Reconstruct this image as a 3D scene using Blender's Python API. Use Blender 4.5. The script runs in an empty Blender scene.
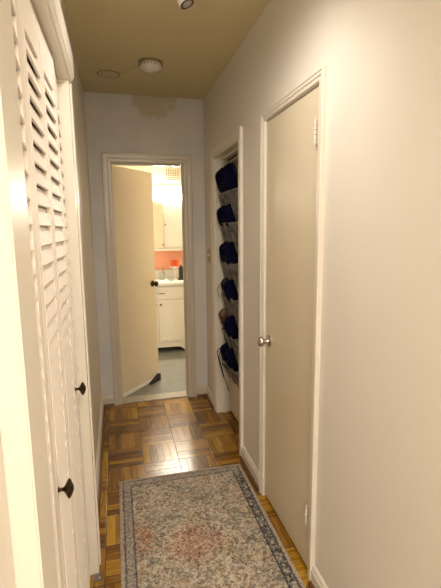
import bpy, bmesh, math, random
from mathutils import Vector, Matrix
random.seed(7)
PI = math.pi
C = bpy.context.scene.collection
sc = bpy.context.scene

# ---------------------------------------------------------------- dimensions
XL, XR, YE, ZC = -0.181, 0.758, 3.586, 2.56      # hall: left wall, right wall, end wall, ceiling
YB = -1.7                                        # wall behind the viewer
HEAD = 2.03

# ---------------------------------------------------------------- materials
def mat(name, col, rough=0.5, metal=0.0, bump=0.0, bscale=60.0, var=0.0, vscale=3.0, emit=None, estr=0.0, spec=0.5, alpha=1.0, trans=0.0):
    m = bpy.data.materials.new(name); m.use_nodes = True
    nt = m.node_tree; b = nt.nodes['Principled BSDF']
    b.inputs['Base Color'].default_value = (*col, 1)
    b.inputs['Roughness'].default_value = rough
    b.inputs['Metallic'].default_value = metal
    b.inputs['Specular IOR Level'].default_value = spec
    b.inputs['Alpha'].default_value = alpha
    b.inputs['Transmission Weight'].default_value = trans
    tc = nt.nodes.new('ShaderNodeTexCoord')
    if var > 0:
        n = nt.nodes.new('ShaderNodeTexNoise'); n.inputs['Scale'].default_value = vscale; n.inputs['Detail'].default_value = 5
        nt.links.new(tc.outputs['Object'], n.inputs['Vector'])
        r = nt.nodes.new('ShaderNodeValToRGB')
        r.color_ramp.elements[0].position = 0.3; r.color_ramp.elements[1].position = 0.7
        r.color_ramp.elements[0].color = (*[c * (1 - var) for c in col], 1)
        r.color_ramp.elements[1].color = (*[min(1, c * (1 + var)) for c in col], 1)
        nt.links.new(n.outputs['Fac'], r.inputs['Fac']); nt.links.new(r.outputs['Color'], b.inputs['Base Color'])
    if bump > 0:
        n2 = nt.nodes.new('ShaderNodeTexNoise'); n2.inputs['Scale'].default_value = bscale; n2.inputs['Detail'].default_value = 3
        nt.links.new(tc.outputs['Object'], n2.inputs['Vector'])
        bp = nt.nodes.new('ShaderNodeBump'); bp.inputs['Strength'].default_value = bump; bp.inputs['Distance'].default_value = 0.003
        nt.links.new(n2.outputs['Fac'], bp.inputs['Height']); nt.links.new(bp.outputs['Normal'], b.inputs['Normal'])
    if emit:
        b.inputs['Emission Color'].default_value = (*emit, 1); b.inputs['Emission Strength'].default_value = estr
    return m

class NB:
    """small helper for node maths"""
    def __init__(s, m): s.nt = m.node_tree
    def n(s, t, **kw):
        x = s.nt.nodes.new(t)
        for k, v in kw.items(): setattr(x, k, v)
        return x
    def put(s, sock, v):
        if hasattr(v, 'is_output'): s.nt.links.new(v, sock)
        else: sock.default_value = v
    def m(s, op, a, b=0.0, c=0.0):
        x = s.n('ShaderNodeMath', operation=op)
        s.put(x.inputs[0], a); s.put(x.inputs[1], b); s.put(x.inputs[2], c)
        return x.outputs[0]
    def mix(s, f, a, b):
        x = s.n('ShaderNodeMix', data_type='RGBA')
        s.put(x.inputs[0], f); s.put(x.inputs[6], a); s.put(x.inputs[7], b)
        return x.outputs[2]
    def noise(s, vec, scale, detail=3, rough=0.5):
        x = s.n('ShaderNodeTexNoise'); x.inputs['Scale'].default_value = scale; x.inputs['Detail'].default_value = detail
        x.inputs['Roughness'].default_value = rough
        s.nt.links.new(vec, x.inputs['Vector']); return x.outputs['Fac']
    def ramp(s, fac, stops):
        x = s.n('ShaderNodeValToRGB'); cr = x.color_ramp
        while len(cr.elements) > 1: cr.elements.remove(cr.elements[-1])
        cr.elements[0].position = stops[0][0]; cr.elements[0].color = (*stops[0][1], 1)
        for p, c in stops[1:]:
            e = cr.elements.new(p); e.color = (*c, 1)
        s.put(x.inputs[0], fac); return x.outputs[0]
    def step(s, v, lo, hi):
        x = s.n('ShaderNodeMapRange', interpolation_type='SMOOTHSTEP'); s.put(x.inputs[0], v)
        x.inputs[1].default_value = lo; x.inputs[2].default_value = hi
        return x.outputs[0]

def parquet():
    m = mat('parquet', (0.3, 0.15, 0.05), 0.3)
    k = NB(m); b = m.node_tree.nodes['Principled BSDF']
    tc = k.n('ShaderNodeTexCoord'); sp = k.n('ShaderNodeSeparateXYZ'); k.nt.links.new(tc.outputs['Object'], sp.inputs[0])
    T = 0.2275
    u = k.m('DIVIDE', k.m('ADD', sp.outputs[0], 0.115 + 10 * T), T)
    v = k.m('DIVIDE', k.m('ADD', sp.outputs[1], -2.80 + 20 * T), T)
    iu, iv = k.m('FLOOR', u), k.m('FLOOR', v); fu, fv = k.m('FRACT', u), k.m('FRACT', v)
    par = k.m('MODULO', k.m('ADD', iu, iv), 2.0)            # 0: fingers run along Y
    across = k.m('ADD', k.m('MULTIPLY', fu, k.m('SUBTRACT', 1.0, par)), k.m('MULTIPLY', fv, par))
    along = k.m('ADD', k.m('MULTIPLY', fv, k.m('SUBTRACT', 1.0, par)), k.m('MULTIPLY', fu, par))
    a5 = k.m('MULTIPLY', across, 5.0); fi = k.m('FLOOR', a5); ff = k.m('FRACT', a5)
    cv = k.n('ShaderNodeCombineXYZ'); k.put(cv.inputs[0], iu); k.put(cv.inputs[1], iv); k.put(cv.inputs[2], fi)
    wn = k.n('ShaderNodeTexWhiteNoise', noise_dimensions='3D'); k.nt.links.new(cv.outputs[0], wn.inputs['Vector'])
    cv2 = k.n('ShaderNodeCombineXYZ'); k.put(cv2.inputs[0], iu); k.put(cv2.inputs[1], iv)
    wn2 = k.n('ShaderNodeTexWhiteNoise', noise_dimensions='3D'); k.nt.links.new(cv2.outputs[0], wn2.inputs['Vector'])
    g = k.n('ShaderNodeCombineXYZ')
    k.put(g.inputs[0], k.m('MULTIPLY', across, 18.0)); k.put(g.inputs[1], k.m('MULTIPLY', along, 0.9))
    k.put(g.inputs[2], k.m('MULTIPLY', wn.outputs['Value'], 50.0))
    gr = k.noise(g.outputs[0], 1.0, 3, 0.5)
    tone = k.m('ADD', k.m('ADD', k.m('MULTIPLY', wn.outputs['Value'], 0.52), k.m('MULTIPLY', wn2.outputs['Value'], 0.22)), k.m('MULTIPLY', k.m('SUBTRACT', gr, 0.25), 0.50))
    col = k.ramp(tone, [(0.1, (0.10, 0.036, 0.004)), (0.38, (0.21, 0.090, 0.006)), (0.62, (0.36, 0.175, 0.013)), (0.97, (0.54, 0.31, 0.035))])
    def edge(f, w):     # 1 in the gap
        d = k.m('MINIMUM', f, k.m('SUBTRACT', 1.0, f)); return k.m('SUBTRACT', 1.0, k.step(d, w * 0.4, w))
    e1 = k.m('MULTIPLY', edge(ff, 0.045), 0.65); e2 = k.m('MULTIPLY', k.m('MAXIMUM', edge(fu, 0.014), edge(fv, 0.014)), 0.9)
    e = k.m('MAXIMUM', e1, e2)
    col = k.mix(e, col, (0.035, 0.012, 0.004, 1))
    k.put(b.inputs['Base Color'], col)
    k.put(b.inputs['Roughness'], k.m('ADD', 0.20, k.m('MULTIPLY', gr, 0.14)))
    bp = k.n('ShaderNodeBump'); bp.inputs['Strength'].default_value = 0.35; bp.inputs['Distance'].default_value = 0.002
    h = k.m('ADD', k.m('SUBTRACT', k.m('MULTIPLY', wn.outputs['Value'], 0.25), e), k.m('MULTIPLY', k.noise(tc.outputs['Object'], 14, 2), 1.0))
    k.put(bp.inputs['Height'], h); k.put(b.inputs['Normal'], bp.outputs[0])
    return m

RX0, RX1, RY0, RY1 = -0.047, 0.711, 0.35, 2.405
def rug_mat():
    m = mat('rug_weave', (0.5, 0.45, 0.38), 0.95, spec=0.1)
    k = NB(m); b = m.node_tree.nodes['Principled BSDF']
    tc = k.n('ShaderNodeTexCoord'); sp = k.n('ShaderNodeSeparateXYZ'); k.nt.links.new(tc.outputs['Object'], sp.inputs[0])
    P = tc.outputs['Object']; X, Y = sp.outputs[0], sp.outputs[1]
    fine = k.noise(P, 170, 2, 0.7); mid = k.noise(P, 66, 4, 0.75); big = k.noise(P, 7.5, 3, 0.6); big2 = k.noise(P, 4.1, 3, 0.6)
    # field: lozenge medallions repeated along the runner
    cx = (RX0 + RX1) / 2
    ax = k.m('ABSOLUTE', k.m('SUBTRACT', X, cx - 0.03))
    py = k.m('ABSOLUTE', k.m('SUBTRACT', k.m('FRACT', k.m('DIVIDE', k.m('SUBTRACT', Y, 1.14), 0.66)), 0.5))   # .5 at the middle of a medallion
    loz = k.m('ADD', k.m('DIVIDE', ax, 0.30), k.m('DIVIDE', k.m('SUBTRACT', 0.5, py), 0.36))
    loz = k.m('ADD', loz, k.m('MULTIPLY', k.m('SUBTRACT', mid, 0.5), 0.9))
    loz = k.m('ADD', loz, k.m('MULTIPLY', k.m('SUBTRACT', big, 0.5), 0.7))
    field = k.ramp(mid, [(0.36, (0.05, 0.03, 0.025)), (0.43, (0.27, 0.17, 0.12)), (0.50, (0.47, 0.38, 0.28)), (0.62, (0.60, 0.52, 0.40))])
    redc = k.ramp(mid, [(0.34, (0.09, 0.025, 0.02)), (0.46, (0.38, 0.10, 0.05)), (0.56, (0.46, 0.22, 0.12)), (0.68, (0.57, 0.44, 0.31))])
    grn = k.ramp(mid, [(0.34, (0.07, 0.09, 0.09)), (0.47, (0.19, 0.18, 0.14)), (0.6, (0.36, 0.32, 0.235)), (0.7, (0.50, 0.43, 0.32))])
    ochre = k.ramp(mid, [(0.34, (0.20, 0.11, 0.04)), (0.48, (0.42, 0.27, 0.11)), (0.64, (0.56, 0.48, 0.35))])
    col = k.mix(k.m('MULTIPLY', k.step(big2, 0.48, 0.60), 0.85), field, grn)
    col = k.mix(k.m('MULTIPLY', k.step(big, 0.56, 0.66), 0.8), col, ochre)
    col = k.mix(k.m('MULTIPLY', k.m('SUBTRACT', 1.0, k.step(loz, 0.40, 0.75)), 0.72), col, redc)
    ring = k.m('MULTIPLY', k.step(loz, 0.85, 0.93), k.m('SUBTRACT', 1.0, k.step(loz, 1.02, 1.10)))
    col = k.mix(k.m('MULTIPLY', ring, 0.55), col, grn)
    # red patches by the left border
    dx = k.m('DIVIDE', k.m('SUBTRACT', X, 0.03), 0.10); dy = k.m('DIVIDE', k.m('SUBTRACT', Y, 1.90), 0.13)
    dd = k.m('ADD', k.m('ADD', k.m('MULTIPLY', dx, dx), k.m('MULTIPLY', dy, dy)), k.m('MULTIPLY', mid, 1.2))
    col = k.mix(k.m('MULTIPLY', k.m('SUBTRACT', 1.0, k.step(dd, 0.9, 1.7)), 0.7), col, redc)
    vo = k.n('ShaderNodeTexVoronoi', feature='DISTANCE_TO_EDGE'); vo.inputs['Scale'].default_value = 17; k.nt.links.new(P, vo.inputs['Vector'])
    vv = k.m('ADD', vo.outputs['Distance'], k.m('MULTIPLY', k.m('SUBTRACT', mid, 0.5), 0.28))
    col = k.mix(k.m('MULTIPLY', k.m('SUBTRACT', 1.0, k.step(vv, 0.0, 0.05)), 0.45), col, (0.11, 0.085, 0.075, 1))
    vc = k.n('ShaderNodeTexVoronoi'); vc.inputs['Scale'].default_value = 95; k.nt.links.new(P, vc.inputs['Vector'])
    sr = k.n('ShaderNodeSeparateColor'); k.nt.links.new(vc.outputs['Color'], sr.inputs[0])
    fleck = k.ramp(sr.outputs[0], [(0.0, (0.07, 0.05, 0.045)), (0.22, (0.60, 0.53, 0.41)), (0.45, (0.34, 0.15, 0.10)), (0.55, (0.13, 0.16, 0.16)), (0.70, (0.62, 0.54, 0.42)), (0.9, (0.40, 0.27, 0.13))])
    fleck.node.color_ramp.interpolation = 'CONSTANT'
    col = k.mix(k.m('MULTIPLY', k.step(sr.outputs[1], 0.40, 0.50), 0.50), col, fleck)
    patch = k.noise(P, 20, 3, 0.6)
    col = k.mix(k.m('MULTIPLY', k.step(patch, 0.52, 0.62), 0.25), col, (0.60, 0.52, 0.40, 1))
    col = k.mix(k.m('MULTIPLY', k.m('SUBTRACT', 1.0, k.step(patch, 0.36, 0.46)), 0.20), col, (0.15, 0.11, 0.085, 1))
    # borders, counted from the nearest edge
    d = k.m('MINIMUM', k.m('MINIMUM', k.m('SUBTRACT', X, RX0), k.m('SUBTRACT', RX1, X)), k.m('MINIMUM', k.m('SUBTRACT', Y, RY0), k.m('SUBTRACT', RY1, Y)))
    dn = k.m('ADD', d, k.m('MULTIPLY', k.m('SUBTRACT', mid, 0.5), 0.010))
    side = k.step(X, 0.2, 0.5)
    worn = k.m('MULTIPLY', k.m('ADD', 0.45, k.m('MULTIPLY', side, 0.5)), k.m('SUBTRACT', 1.0, k.m('MULTIPLY', k.step(Y, 2.25, 2.36), 0.55)))
    navy = k.ramp(k.noise(P, 60, 4, 0.75), [(0.42, (0.012, 0.016, 0.022)), (0.50, (0.05, 0.06, 0.07)), (0.56, (0.42, 0.36, 0.28))])
    band = k.m('MULTIPLY', k.step(dn, 0.026, 0.029), k.m('SUBTRACT', 1.0, k.step(dn, 0.066, 0.070)))
    pale = k.ramp(mid, [(0.36, (0.16, 0.12, 0.11)), (0.5, (0.42, 0.35, 0.29)), (0.66, (0.56, 0.48, 0.40))])
    col = k.mix(band, col, k.mix(worn, pale, navy))
    l1 = k.m('MULTIPLY', k.step(dn, 0.018, 0.021), k.m('SUBTRACT', 1.0, k.step(dn, 0.026, 0.029)))
    l2 = k.m('MULTIPLY', k.step(dn, 0.062, 0.065), k.m('SUBTRACT', 1.0, k.step(dn, 0.070, 0.073)))
    col = k.mix(k.m('MULTIPLY', k.m('MAXIMUM', l1, l2), k.m('ADD', 0.60, k.m('MULTIPLY', worn, 0.38))), col, (0.028, 0.026, 0.038, 1))
    col = k.mix(k.m('SUBTRACT', 1.0, k.step(d, 0.012, 0.016)), col, (0.40, 0.33, 0.27, 1))
    col = k.mix(k.m('MULTIPLY', k.step(fine, 0.52, 0.62), 0.30), col, (0.62, 0.56, 0.46, 1))
    col = k.mix(k.m('MULTIPLY', k.m('SUBTRACT', 1.0, k.step(fine, 0.38, 0.47)), 0.55), col, (0.09, 0.07, 0.06, 1))
    k.put(b.inputs['Base Color'], col)
    bp = k.n('ShaderNodeBump'); bp.inputs['Strength'].default_value = 0.5; bp.inputs['Distance'].default_value = 0.002
    k.put(bp.inputs['Height'], fine); k.put(b.inputs['Normal'], bp.outputs[0])
    return m

def end_wall_mat():
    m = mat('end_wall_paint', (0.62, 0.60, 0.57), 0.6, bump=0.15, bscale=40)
    k = NB(m); b = m.node_tree.nodes['Principled BSDF']
    tc = k.n('ShaderNodeTexCoord'); sp = k.n('ShaderNodeSeparateXYZ'); k.nt.links.new(tc.outputs['Object'], sp.inputs[0])
    n = k.noise(tc.outputs['Object'], 9, 4)
    n2 = k.noise(tc.outputs['Object'], 3, 2)
    dx = k.m('DIVIDE', k.m('SUBTRACT', sp.outputs[0], 0.36), 0.22); dz = k.m('DIVIDE', k.m('SUBTRACT', sp.outputs[2], 2.58), 0.20)
    d = k.m('ADD', k.m('ADD', k.m('MULTIPLY', dx, dx), k.m('MULTIPLY', dz, dz)), k.m('MULTIPLY', k.m('SUBTRACT', n, 0.5), 2.4))
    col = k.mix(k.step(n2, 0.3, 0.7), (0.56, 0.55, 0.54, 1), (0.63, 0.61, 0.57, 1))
    col = k.mix(k.m('MULTIPLY', k.m('SUBTRACT', 1.0, k.step(d, 0.6, 1.0)), 0.75), col, (0.47, 0.40, 0.26, 1))   # old water stain
    k.put(b.inputs['Base Color'], col)
    return m

M = dict(
    wall=mat('cream_wall_paint', (0.79, 0.735, 0.65), 0.55, bump=0.12, bscale=30, var=0.015, vscale=2.0),
    ceil=mat('ceiling_paint', (0.66, 0.575, 0.34), 0.75, bump=0.3, bscale=25, var=0.03, vscale=3),
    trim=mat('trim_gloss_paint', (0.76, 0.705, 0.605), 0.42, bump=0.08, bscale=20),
    endtrim=mat('end_trim_darker_gloss', (0.56, 0.50, 0.40), 0.28, bump=0.08, bscale=20),  # darker, yellower tone for the trim on the end wall
    door=mat('door_gloss_paint', (0.72, 0.625, 0.46), 0.33, bump=0.1, bscale=12, var=0.02, vscale=2),
    louver=mat('louver_paint', (0.84, 0.765, 0.68), 0.6, spec=0.25),
    shoe_mold=mat('brown_shoe_moulding', (0.13, 0.05, 0.015), 0.4),
    end=end_wall_mat(), parquet=parquet(), rug=rug_mat(),
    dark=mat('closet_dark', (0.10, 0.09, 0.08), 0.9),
    bwall=mat('bathroom_wall_paint', (0.88, 0.78, 0.62), 0.5),
    pink=mat('salmon_paint', (0.88, 0.40, 0.26), 0.5),
    btile=mat('bathroom_floor_tile', (0.23, 0.235, 0.215), 0.35, var=0.10, vscale=9),
    saddle=mat('marble_saddle', (0.50, 0.46, 0.38), 0.3, var=0.08, vscale=12),
    white=mat('white_lacquer', (0.86, 0.84, 0.78), 0.3), plastic=mat('white_plastic', (0.80, 0.75, 0.72), 0.4),
    chrome=mat('brushed_nickel', (0.62, 0.58, 0.52), 0.22, metal=1.0), brass=mat('aged_brass', (0.060, 0.040, 0.018), 0.30, metal=1.0),
    plate=mat('brass_switch_plate', (0.55, 0.38, 0.12), 0.35, metal=0.7),
    bronze=mat('dark_bronze', (0.10, 0.06, 0.03), 0.35, metal=0.9), steel=mat('dark_steel', (0.25, 0.24, 0.22), 0.35, metal=1.0),
    rubber=mat('black_rubber', (0.008, 0.009, 0.016), 0.6), mirror=mat('mirror_glass', (0.86, 0.88, 0.88), 0.03, metal=1.0),
    counter=mat('white_counter', (0.86, 0.86, 0.82), 0.15), navy=mat('navy_suede', (0.0030, 0.0032, 0.022), 0.9, spec=0.1, bump=0.4, bscale=90),
    sole=mat('dark_sole', (0.008, 0.008, 0.016), 0.7), brown=mat('brown_leather', (0.10, 0.035, 0.018), 0.45), tan=mat('tan_canvas', (0.24, 0.15, 0.08), 0.8),
    lace=mat('black_lace', (0.01, 0.01, 0.014), 0.7), greylace=mat('grey_lace', (0.25, 0.25, 0.28), 0.7),
    lining=mat('grey_lining', (0.12, 0.11, 0.12), 0.9), mesh=mat('grey_mesh_fabric', (0.125, 0.12, 0.12), 0.45, bump=0.9, bscale=35, var=0.65, vscale=28),
    binding=mat('pocket_binding', (0.26, 0.24, 0.21), 0.7), orange=mat('orange_plastic', (0.80, 0.10, 0.015), 0.35), black=mat('black_plastic', (0.01, 0.012, 0.02), 0.3),
    glass=mat('clear_glass', (0.85, 0.9, 0.88), 0.05, trans=0.9), globe=mat('lit_glass_shade', (1, 1, 1), 0.4, emit=(1.0, 0.90, 0.70), estr=22),
    lens=mat('lamp_lens', (0.5, 0.48, 0.44), 0.2, metal=0.5), vent=mat('vent_metal', (0.72, 0.66, 0.50), 0.4), hole=mat('vent_dark', (0.03, 0.025, 0.02), 0.9),
    cover=mat('painted_cover_plate', (0.60, 0.50, 0.32), 0.6), rim=mat('cover_rim', (0.28, 0.21, 0.11), 0.6), bulb=mat('warm_bulb', (1, 1, 1), 0.5, emit=(1.0, 0.82, 0.58), estr=6),
)

# ---------------------------------------------------------------- mesh helpers
def bx(bm, x0, x1, y0, y1, z0, z1, bev=0.0):
    b = bmesh.new(); bmesh.ops.create_cube(b, size=1)
    for v in b.verts: v.co = Vector(((x0 + x1) / 2 + v.co.x * (x1 - x0), (y0 + y1) / 2 + v.co.y * (y1 - y0), (z0 + z1) / 2 + v.co.z * (z1 - z0)))
    if bev: bmesh.ops.bevel(b, geom=b.edges[:], offset=bev, segments=2, affect='EDGES')
    me = bpy.data.meshes.new('t'); b.to_mesh(me); bm.from_mesh(me); bpy.data.meshes.remove(me); b.free()

def prism(bm, pts, fn):
    """pts: closed 2-D outline; fn(p, t) -> 3-D point for t in {0,1}"""
    a = [bm.verts.new(fn(p, 0)) for p in pts]; b = [bm.verts.new(fn(p, 1)) for p in pts]; n = len(pts)
    bm.faces.new(a); bm.faces.new(b[::-1])
    for i in range(n): bm.faces.new([a[i], b[i], b[(i + 1) % n], a[(i + 1) % n]])

def lathe(bm, prof, mtx=Matrix(), seg=28):
    """prof: (r, z) pairs, axis = local Z"""
    rings = []
    for r, z in prof:
        rings.append([bm.verts.new(mtx @ Vector((r * math.cos(2 * PI * i / seg), r * math.sin(2 * PI * i / seg), z))) for i in range(seg)])
    for A, B in zip(rings, rings[1:]):
        for i in range(seg): bm.faces.new([A[i], A[(i + 1) % seg], B[(i + 1) % seg], B[i]])
    bm.faces.new(rings[0][::-1]); bm.faces.new(rings[-1])

def tube(bm, pts, r, seg=8):
    pts = [Vector(p) for p in pts]; rings = []
    up = Vector((0.13, 0.31, 0.94))
    for i, p in enumerate(pts):
        t = (pts[min(i + 1, len(pts) - 1)] - pts[max(i - 1, 0)]).normalized()
        u = t.cross(up).normalized(); w = t.cross(u)
        rings.append([bm.verts.new(p + (u * math.cos(2 * PI * k / seg) + w * math.sin(2 * PI * k / seg)) * r) for k in range(seg)])
    for A, B in zip(rings, rings[1:]):
        for i in range(seg): bm.faces.new([A[i], A[(i + 1) % seg], B[(i + 1) % seg], B[i]])
    bm.faces.new(rings[0][::-1]); bm.faces.new(rings[-1])

def obj(name, bm, m, parent=None, smooth=False):
    bmesh.ops.recalc_face_normals(bm, faces=bm.faces[:])
    me = bpy.data.meshes.new(name); bm.to_mesh(me); bm.free()
    if smooth:
        for p in me.polygons: p.use_smooth = True
    o = bpy.data.objects.new(name, me); C.objects.link(o)
    for q in (m if isinstance(m, list) else [m]): me.materials.append(q)
    if parent: o.parent = parent
    if smooth:
        me.update()
        try: me.set_sharp_from_angle(angle=math.radians(40))
        except Exception: pass
    return o

def tag(o, label, cat, group=None, kind=None):
    o['label'] = label; o['category'] = cat
    if group: o['group'] = group
    if kind: o['kind'] = kind
    return o
def thing(name, label, cat, loc=(0, 0, 0), rotz=0, group=None, kind=None):
    o = bpy.data.objects.new(name, None); C.objects.link(o); o.location = loc; o.rotation_euler = (0, 0, rotz); o.empty_display_size = 0.05
    return tag(o, label, cat, group, kind)
def B(): return bmesh.new()
def box_obj(name, dims, m, parent=None, bev=0.0):
    b = B(); bx(b, *dims, bev); return obj(name, b, m, parent)
def struct(name, bm, m, label, cat):
    return tag(obj(name, bm, m), label, cat, kind='structure')
def dup(root, loc, rotz, label=None):
    r = root.copy(); C.objects.link(r); r.location = loc; r.rotation_euler = (0, 0, rotz)
    if label: r['label'] = label
    for ch in list(root.children):
        c = ch.copy(); C.objects.link(c); c.parent = r
        for g in list(ch.children):
            d = g.copy(); C.objects.link(d); d.parent = c
    return r

# ================================================================ SHELL
T = 0.11
b = B(); bx(b, XL - 0.9, XR + 0.95, YB - 0.1, YE + 0.02, -0.05, 0)
struct('floor', b, M['parquet'], 'honey brown basket-weave parquet floor of the hallway', 'floor')
b = B(); bx(b, XL - 0.9, XR + 0.95, YB - 0.1, YE + T, ZC, ZC + 0.06)
struct('ceiling', b, M['ceil'], 'tan painted hallway ceiling with the smoke detector', 'ceiling')
# right wall: openings 2.537..3.198 (shoe closet) and 1.52..2.04 (flush door)
CY0, CY1 = 2.537, 3.198
DY0, DY1 = 1.487, 2.066
b = B()
bx(b, XR, XR + T, YB, DY0, 0, ZC); bx(b, XR, XR + T, DY1, CY0, 0, ZC); bx(b, XR, XR + T, CY1, YE + T, 0, ZC)
bx(b, XR, XR + T, DY0, DY1, 2.03, ZC); bx(b, XR, XR + T, CY0, CY1, 2.035, ZC)
struct('wall_right', b, M['wall'], 'cream hallway wall holding the flush door and shoe closet', 'wall')
# left wall: closet opening
LY0, LY1, LZ = 0.775, 1.73, 2.055
b = B()
bx(b, XL - 0.09, XL, YB, LY0, 0, ZC); bx(b, XL - 0.09, XL, LY1, YE + T, 0, ZC); bx(b, XL - 0.09, XL, LY0, LY1, LZ, ZC)
struct('wall_left', b, M['wall'], 'cream hallway wall holding the louvered closet', 'wall')
# end wall with bathroom opening
BX0, BX1 = -0.005, 0.578
HEAD = 2.042
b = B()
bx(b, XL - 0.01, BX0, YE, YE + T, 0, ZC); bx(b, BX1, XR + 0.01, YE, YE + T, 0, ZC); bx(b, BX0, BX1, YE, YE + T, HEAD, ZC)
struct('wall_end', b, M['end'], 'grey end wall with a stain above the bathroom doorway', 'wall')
b = B(); bx(b, XL - 0.1, XR + 0.15, YB - 0.1, YB, 0, ZC)
struct('wall_back', b, M['wall'], 'plain cream wall closing the hallway behind the viewer', 'wall')
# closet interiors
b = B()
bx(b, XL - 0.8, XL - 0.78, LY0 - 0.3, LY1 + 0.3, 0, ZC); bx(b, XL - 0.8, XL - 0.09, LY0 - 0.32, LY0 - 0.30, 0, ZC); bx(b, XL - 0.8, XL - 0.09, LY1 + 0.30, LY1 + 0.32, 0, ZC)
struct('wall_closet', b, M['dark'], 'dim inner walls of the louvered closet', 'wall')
b = B()
bx(b, XR + 0.75, XR + 0.77, CY0 - 0.3, CY1 + 0.3, 0, ZC); bx(b, XR + T, XR + 0.75, CY0 - 0.32, CY0 - 0.30, 0, ZC); bx(b, XR + T, XR + 0.75, CY1 + 0.30, CY1 + 0.32, 0, ZC)
struct('wall_shoe_closet', b, M['wall'], 'inner walls of the closet behind the shoe door', 'wall')

# ---- casings (moulded): profile across width w, thickness t
def casing_prof(w, t):   # (s, d): s from opening edge outward, d out of the wall
    return [(0, 0), (0, t * 0.55), (w * 0.06, t * 0.68), (w * 0.30, t * 0.72), (w * 0.34, t * 0.60), (w * 0.40, t * 0.60), (w * 0.46, t * 0.80), (w * 0.74, t * 0.86), (w * 0.78, t), (w * 0.94, t), (w, t * 0.85), (w, 0)]
def casing(name, m, a0, a1, head, w, t, place, label):
    """three mitred runs around an opening a0..a1; place(a, z, d) -> world"""
    b = B(); P = casing_prof(w, t)
    prism(b, P, lambda p, k: place(a0 - p[0], (0 if k == 0 else head + p[0]), p[1]))
    prism(b, P, lambda p, k: place(a1 + p[0], (0 if k == 0 else head + p[0]), p[1]))
    prism(b, P, lambda p, k: place((a0 - p[0]) if k == 0 else (a1 + p[0]), head + p[0], p[1]))
    return struct(name, b, m, label, 'door trim')
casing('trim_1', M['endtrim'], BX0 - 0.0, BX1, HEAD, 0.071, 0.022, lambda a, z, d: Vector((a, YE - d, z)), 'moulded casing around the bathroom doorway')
casing('trim_2', M['trim'], CY0, CY1, 2.035, 0.063, 0.02, lambda a, z, d: Vector((XR - d, a, z)), 'moulded casing around the shoe closet doorway')
casing('trim_3', M['trim'], DY0, DY1, 2.034, 0.041, 0.02, lambda a, z, d: Vector((XR - d, a, z)), 'moulded casing around the flush door with nickel knob')
# jamb linings with stops
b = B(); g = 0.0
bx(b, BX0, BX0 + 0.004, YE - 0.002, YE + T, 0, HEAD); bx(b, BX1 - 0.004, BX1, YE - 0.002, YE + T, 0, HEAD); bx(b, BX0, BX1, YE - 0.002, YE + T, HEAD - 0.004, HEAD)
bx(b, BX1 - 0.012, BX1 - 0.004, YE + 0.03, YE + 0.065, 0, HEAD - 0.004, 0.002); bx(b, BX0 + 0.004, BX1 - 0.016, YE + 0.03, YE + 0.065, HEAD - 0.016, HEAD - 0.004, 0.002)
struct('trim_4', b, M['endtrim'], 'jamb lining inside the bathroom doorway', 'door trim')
b = B()
bx(b, XR - 0.004, XR + T, CY1 - 0.006, CY1, 0, 2.035); bx(b, XR - 0.004, XR + T, CY0, CY0 + 0.006, 0, 2.035); bx(b, XR - 0.004, XR + T, CY0, CY1, 2.029, 2.035)
bx(b, XR + 0.045, XR + 0.085, CY1 - 0.018, CY1 - 0.006, 0, 2.029, 0.002); bx(b, XR + 0.045, XR + 0.085, CY0 + 0.006, CY1 - 0.018, 2.017, 2.029, 0.002)
struct('trim_5', b, M['trim'], 'jamb lining inside the shoe closet doorway', 'door trim')
b = B()
bx(b, XR + 0.036, XR + T, DY1 - 0.012, DY1, 0, 2.03); bx(b, XR + 0.036, XR + T, DY0, DY0 + 0.012, 0, 2.03); bx(b, XR + 0.036, XR + T, DY0, DY1, 2.018, 2.03)
struct('trim_6', b, M['trim'], 'door stop lining behind the flush door', 'door trim')

# ---- closet surround on the left
XF = -0.140
b = B()
def lcas(y0, y1, sgn):
    bx(b, XL, XF, y0, y1, 0, LZ + 0.02, 0.003)
lcas(LY1, LY1 + 0.085, 1); lcas(LY0 - 0.125, LY0, -1)
bx(b, XL, XF, LY0, LY1, LZ, LZ + 0.02)
bx(b, XL - 0.07, XL + 0.001, LY1, LY1 + 0.015, 0, LZ + 0.01); bx(b, XL - 0.07, XL + 0.001, LY0 - 0.015, LY0, 0, LZ + 0.01); bx(b, XL - 0.07, XL + 0.001, LY0, LY1, LZ, LZ + 0.012)
bx(b, XF - 0.002, XF + 0.006, LY1 + 0.050, LY1 + 0.085, 0, LZ + 0.01, 0.002)
struct('trim_7', b, M['trim'], 'wide flat casing around the louvered closet', 'door trim')
b = B()   # cornice cap moulding
prof = [(XL, LZ + 0.012), (XF, LZ + 0.0005), (XF + 0.003, LZ + 0.002), (XF + 0.004, LZ + 0.008), (XF + 0.009, LZ + 0.008), (XF + 0.013, LZ + 0.014), (XF + 0.015, LZ + 0.020), (XF + 0.017, LZ + 0.021), (XF + 0.019, LZ + 0.028), (XF + 0.019, LZ + 0.10), (XL, LZ + 0.10)]
prof[0] = (XL, LZ + 0.0005)
prism(b, prof, lambda p, k: Vector((p[0], (LY0 - 0.125) if k == 0 else (LY1 + 0.045), p[1])))
struct('trim_8', b, M['trim'], 'stepped cornice capping the louvered closet casing', 'trim')

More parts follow.
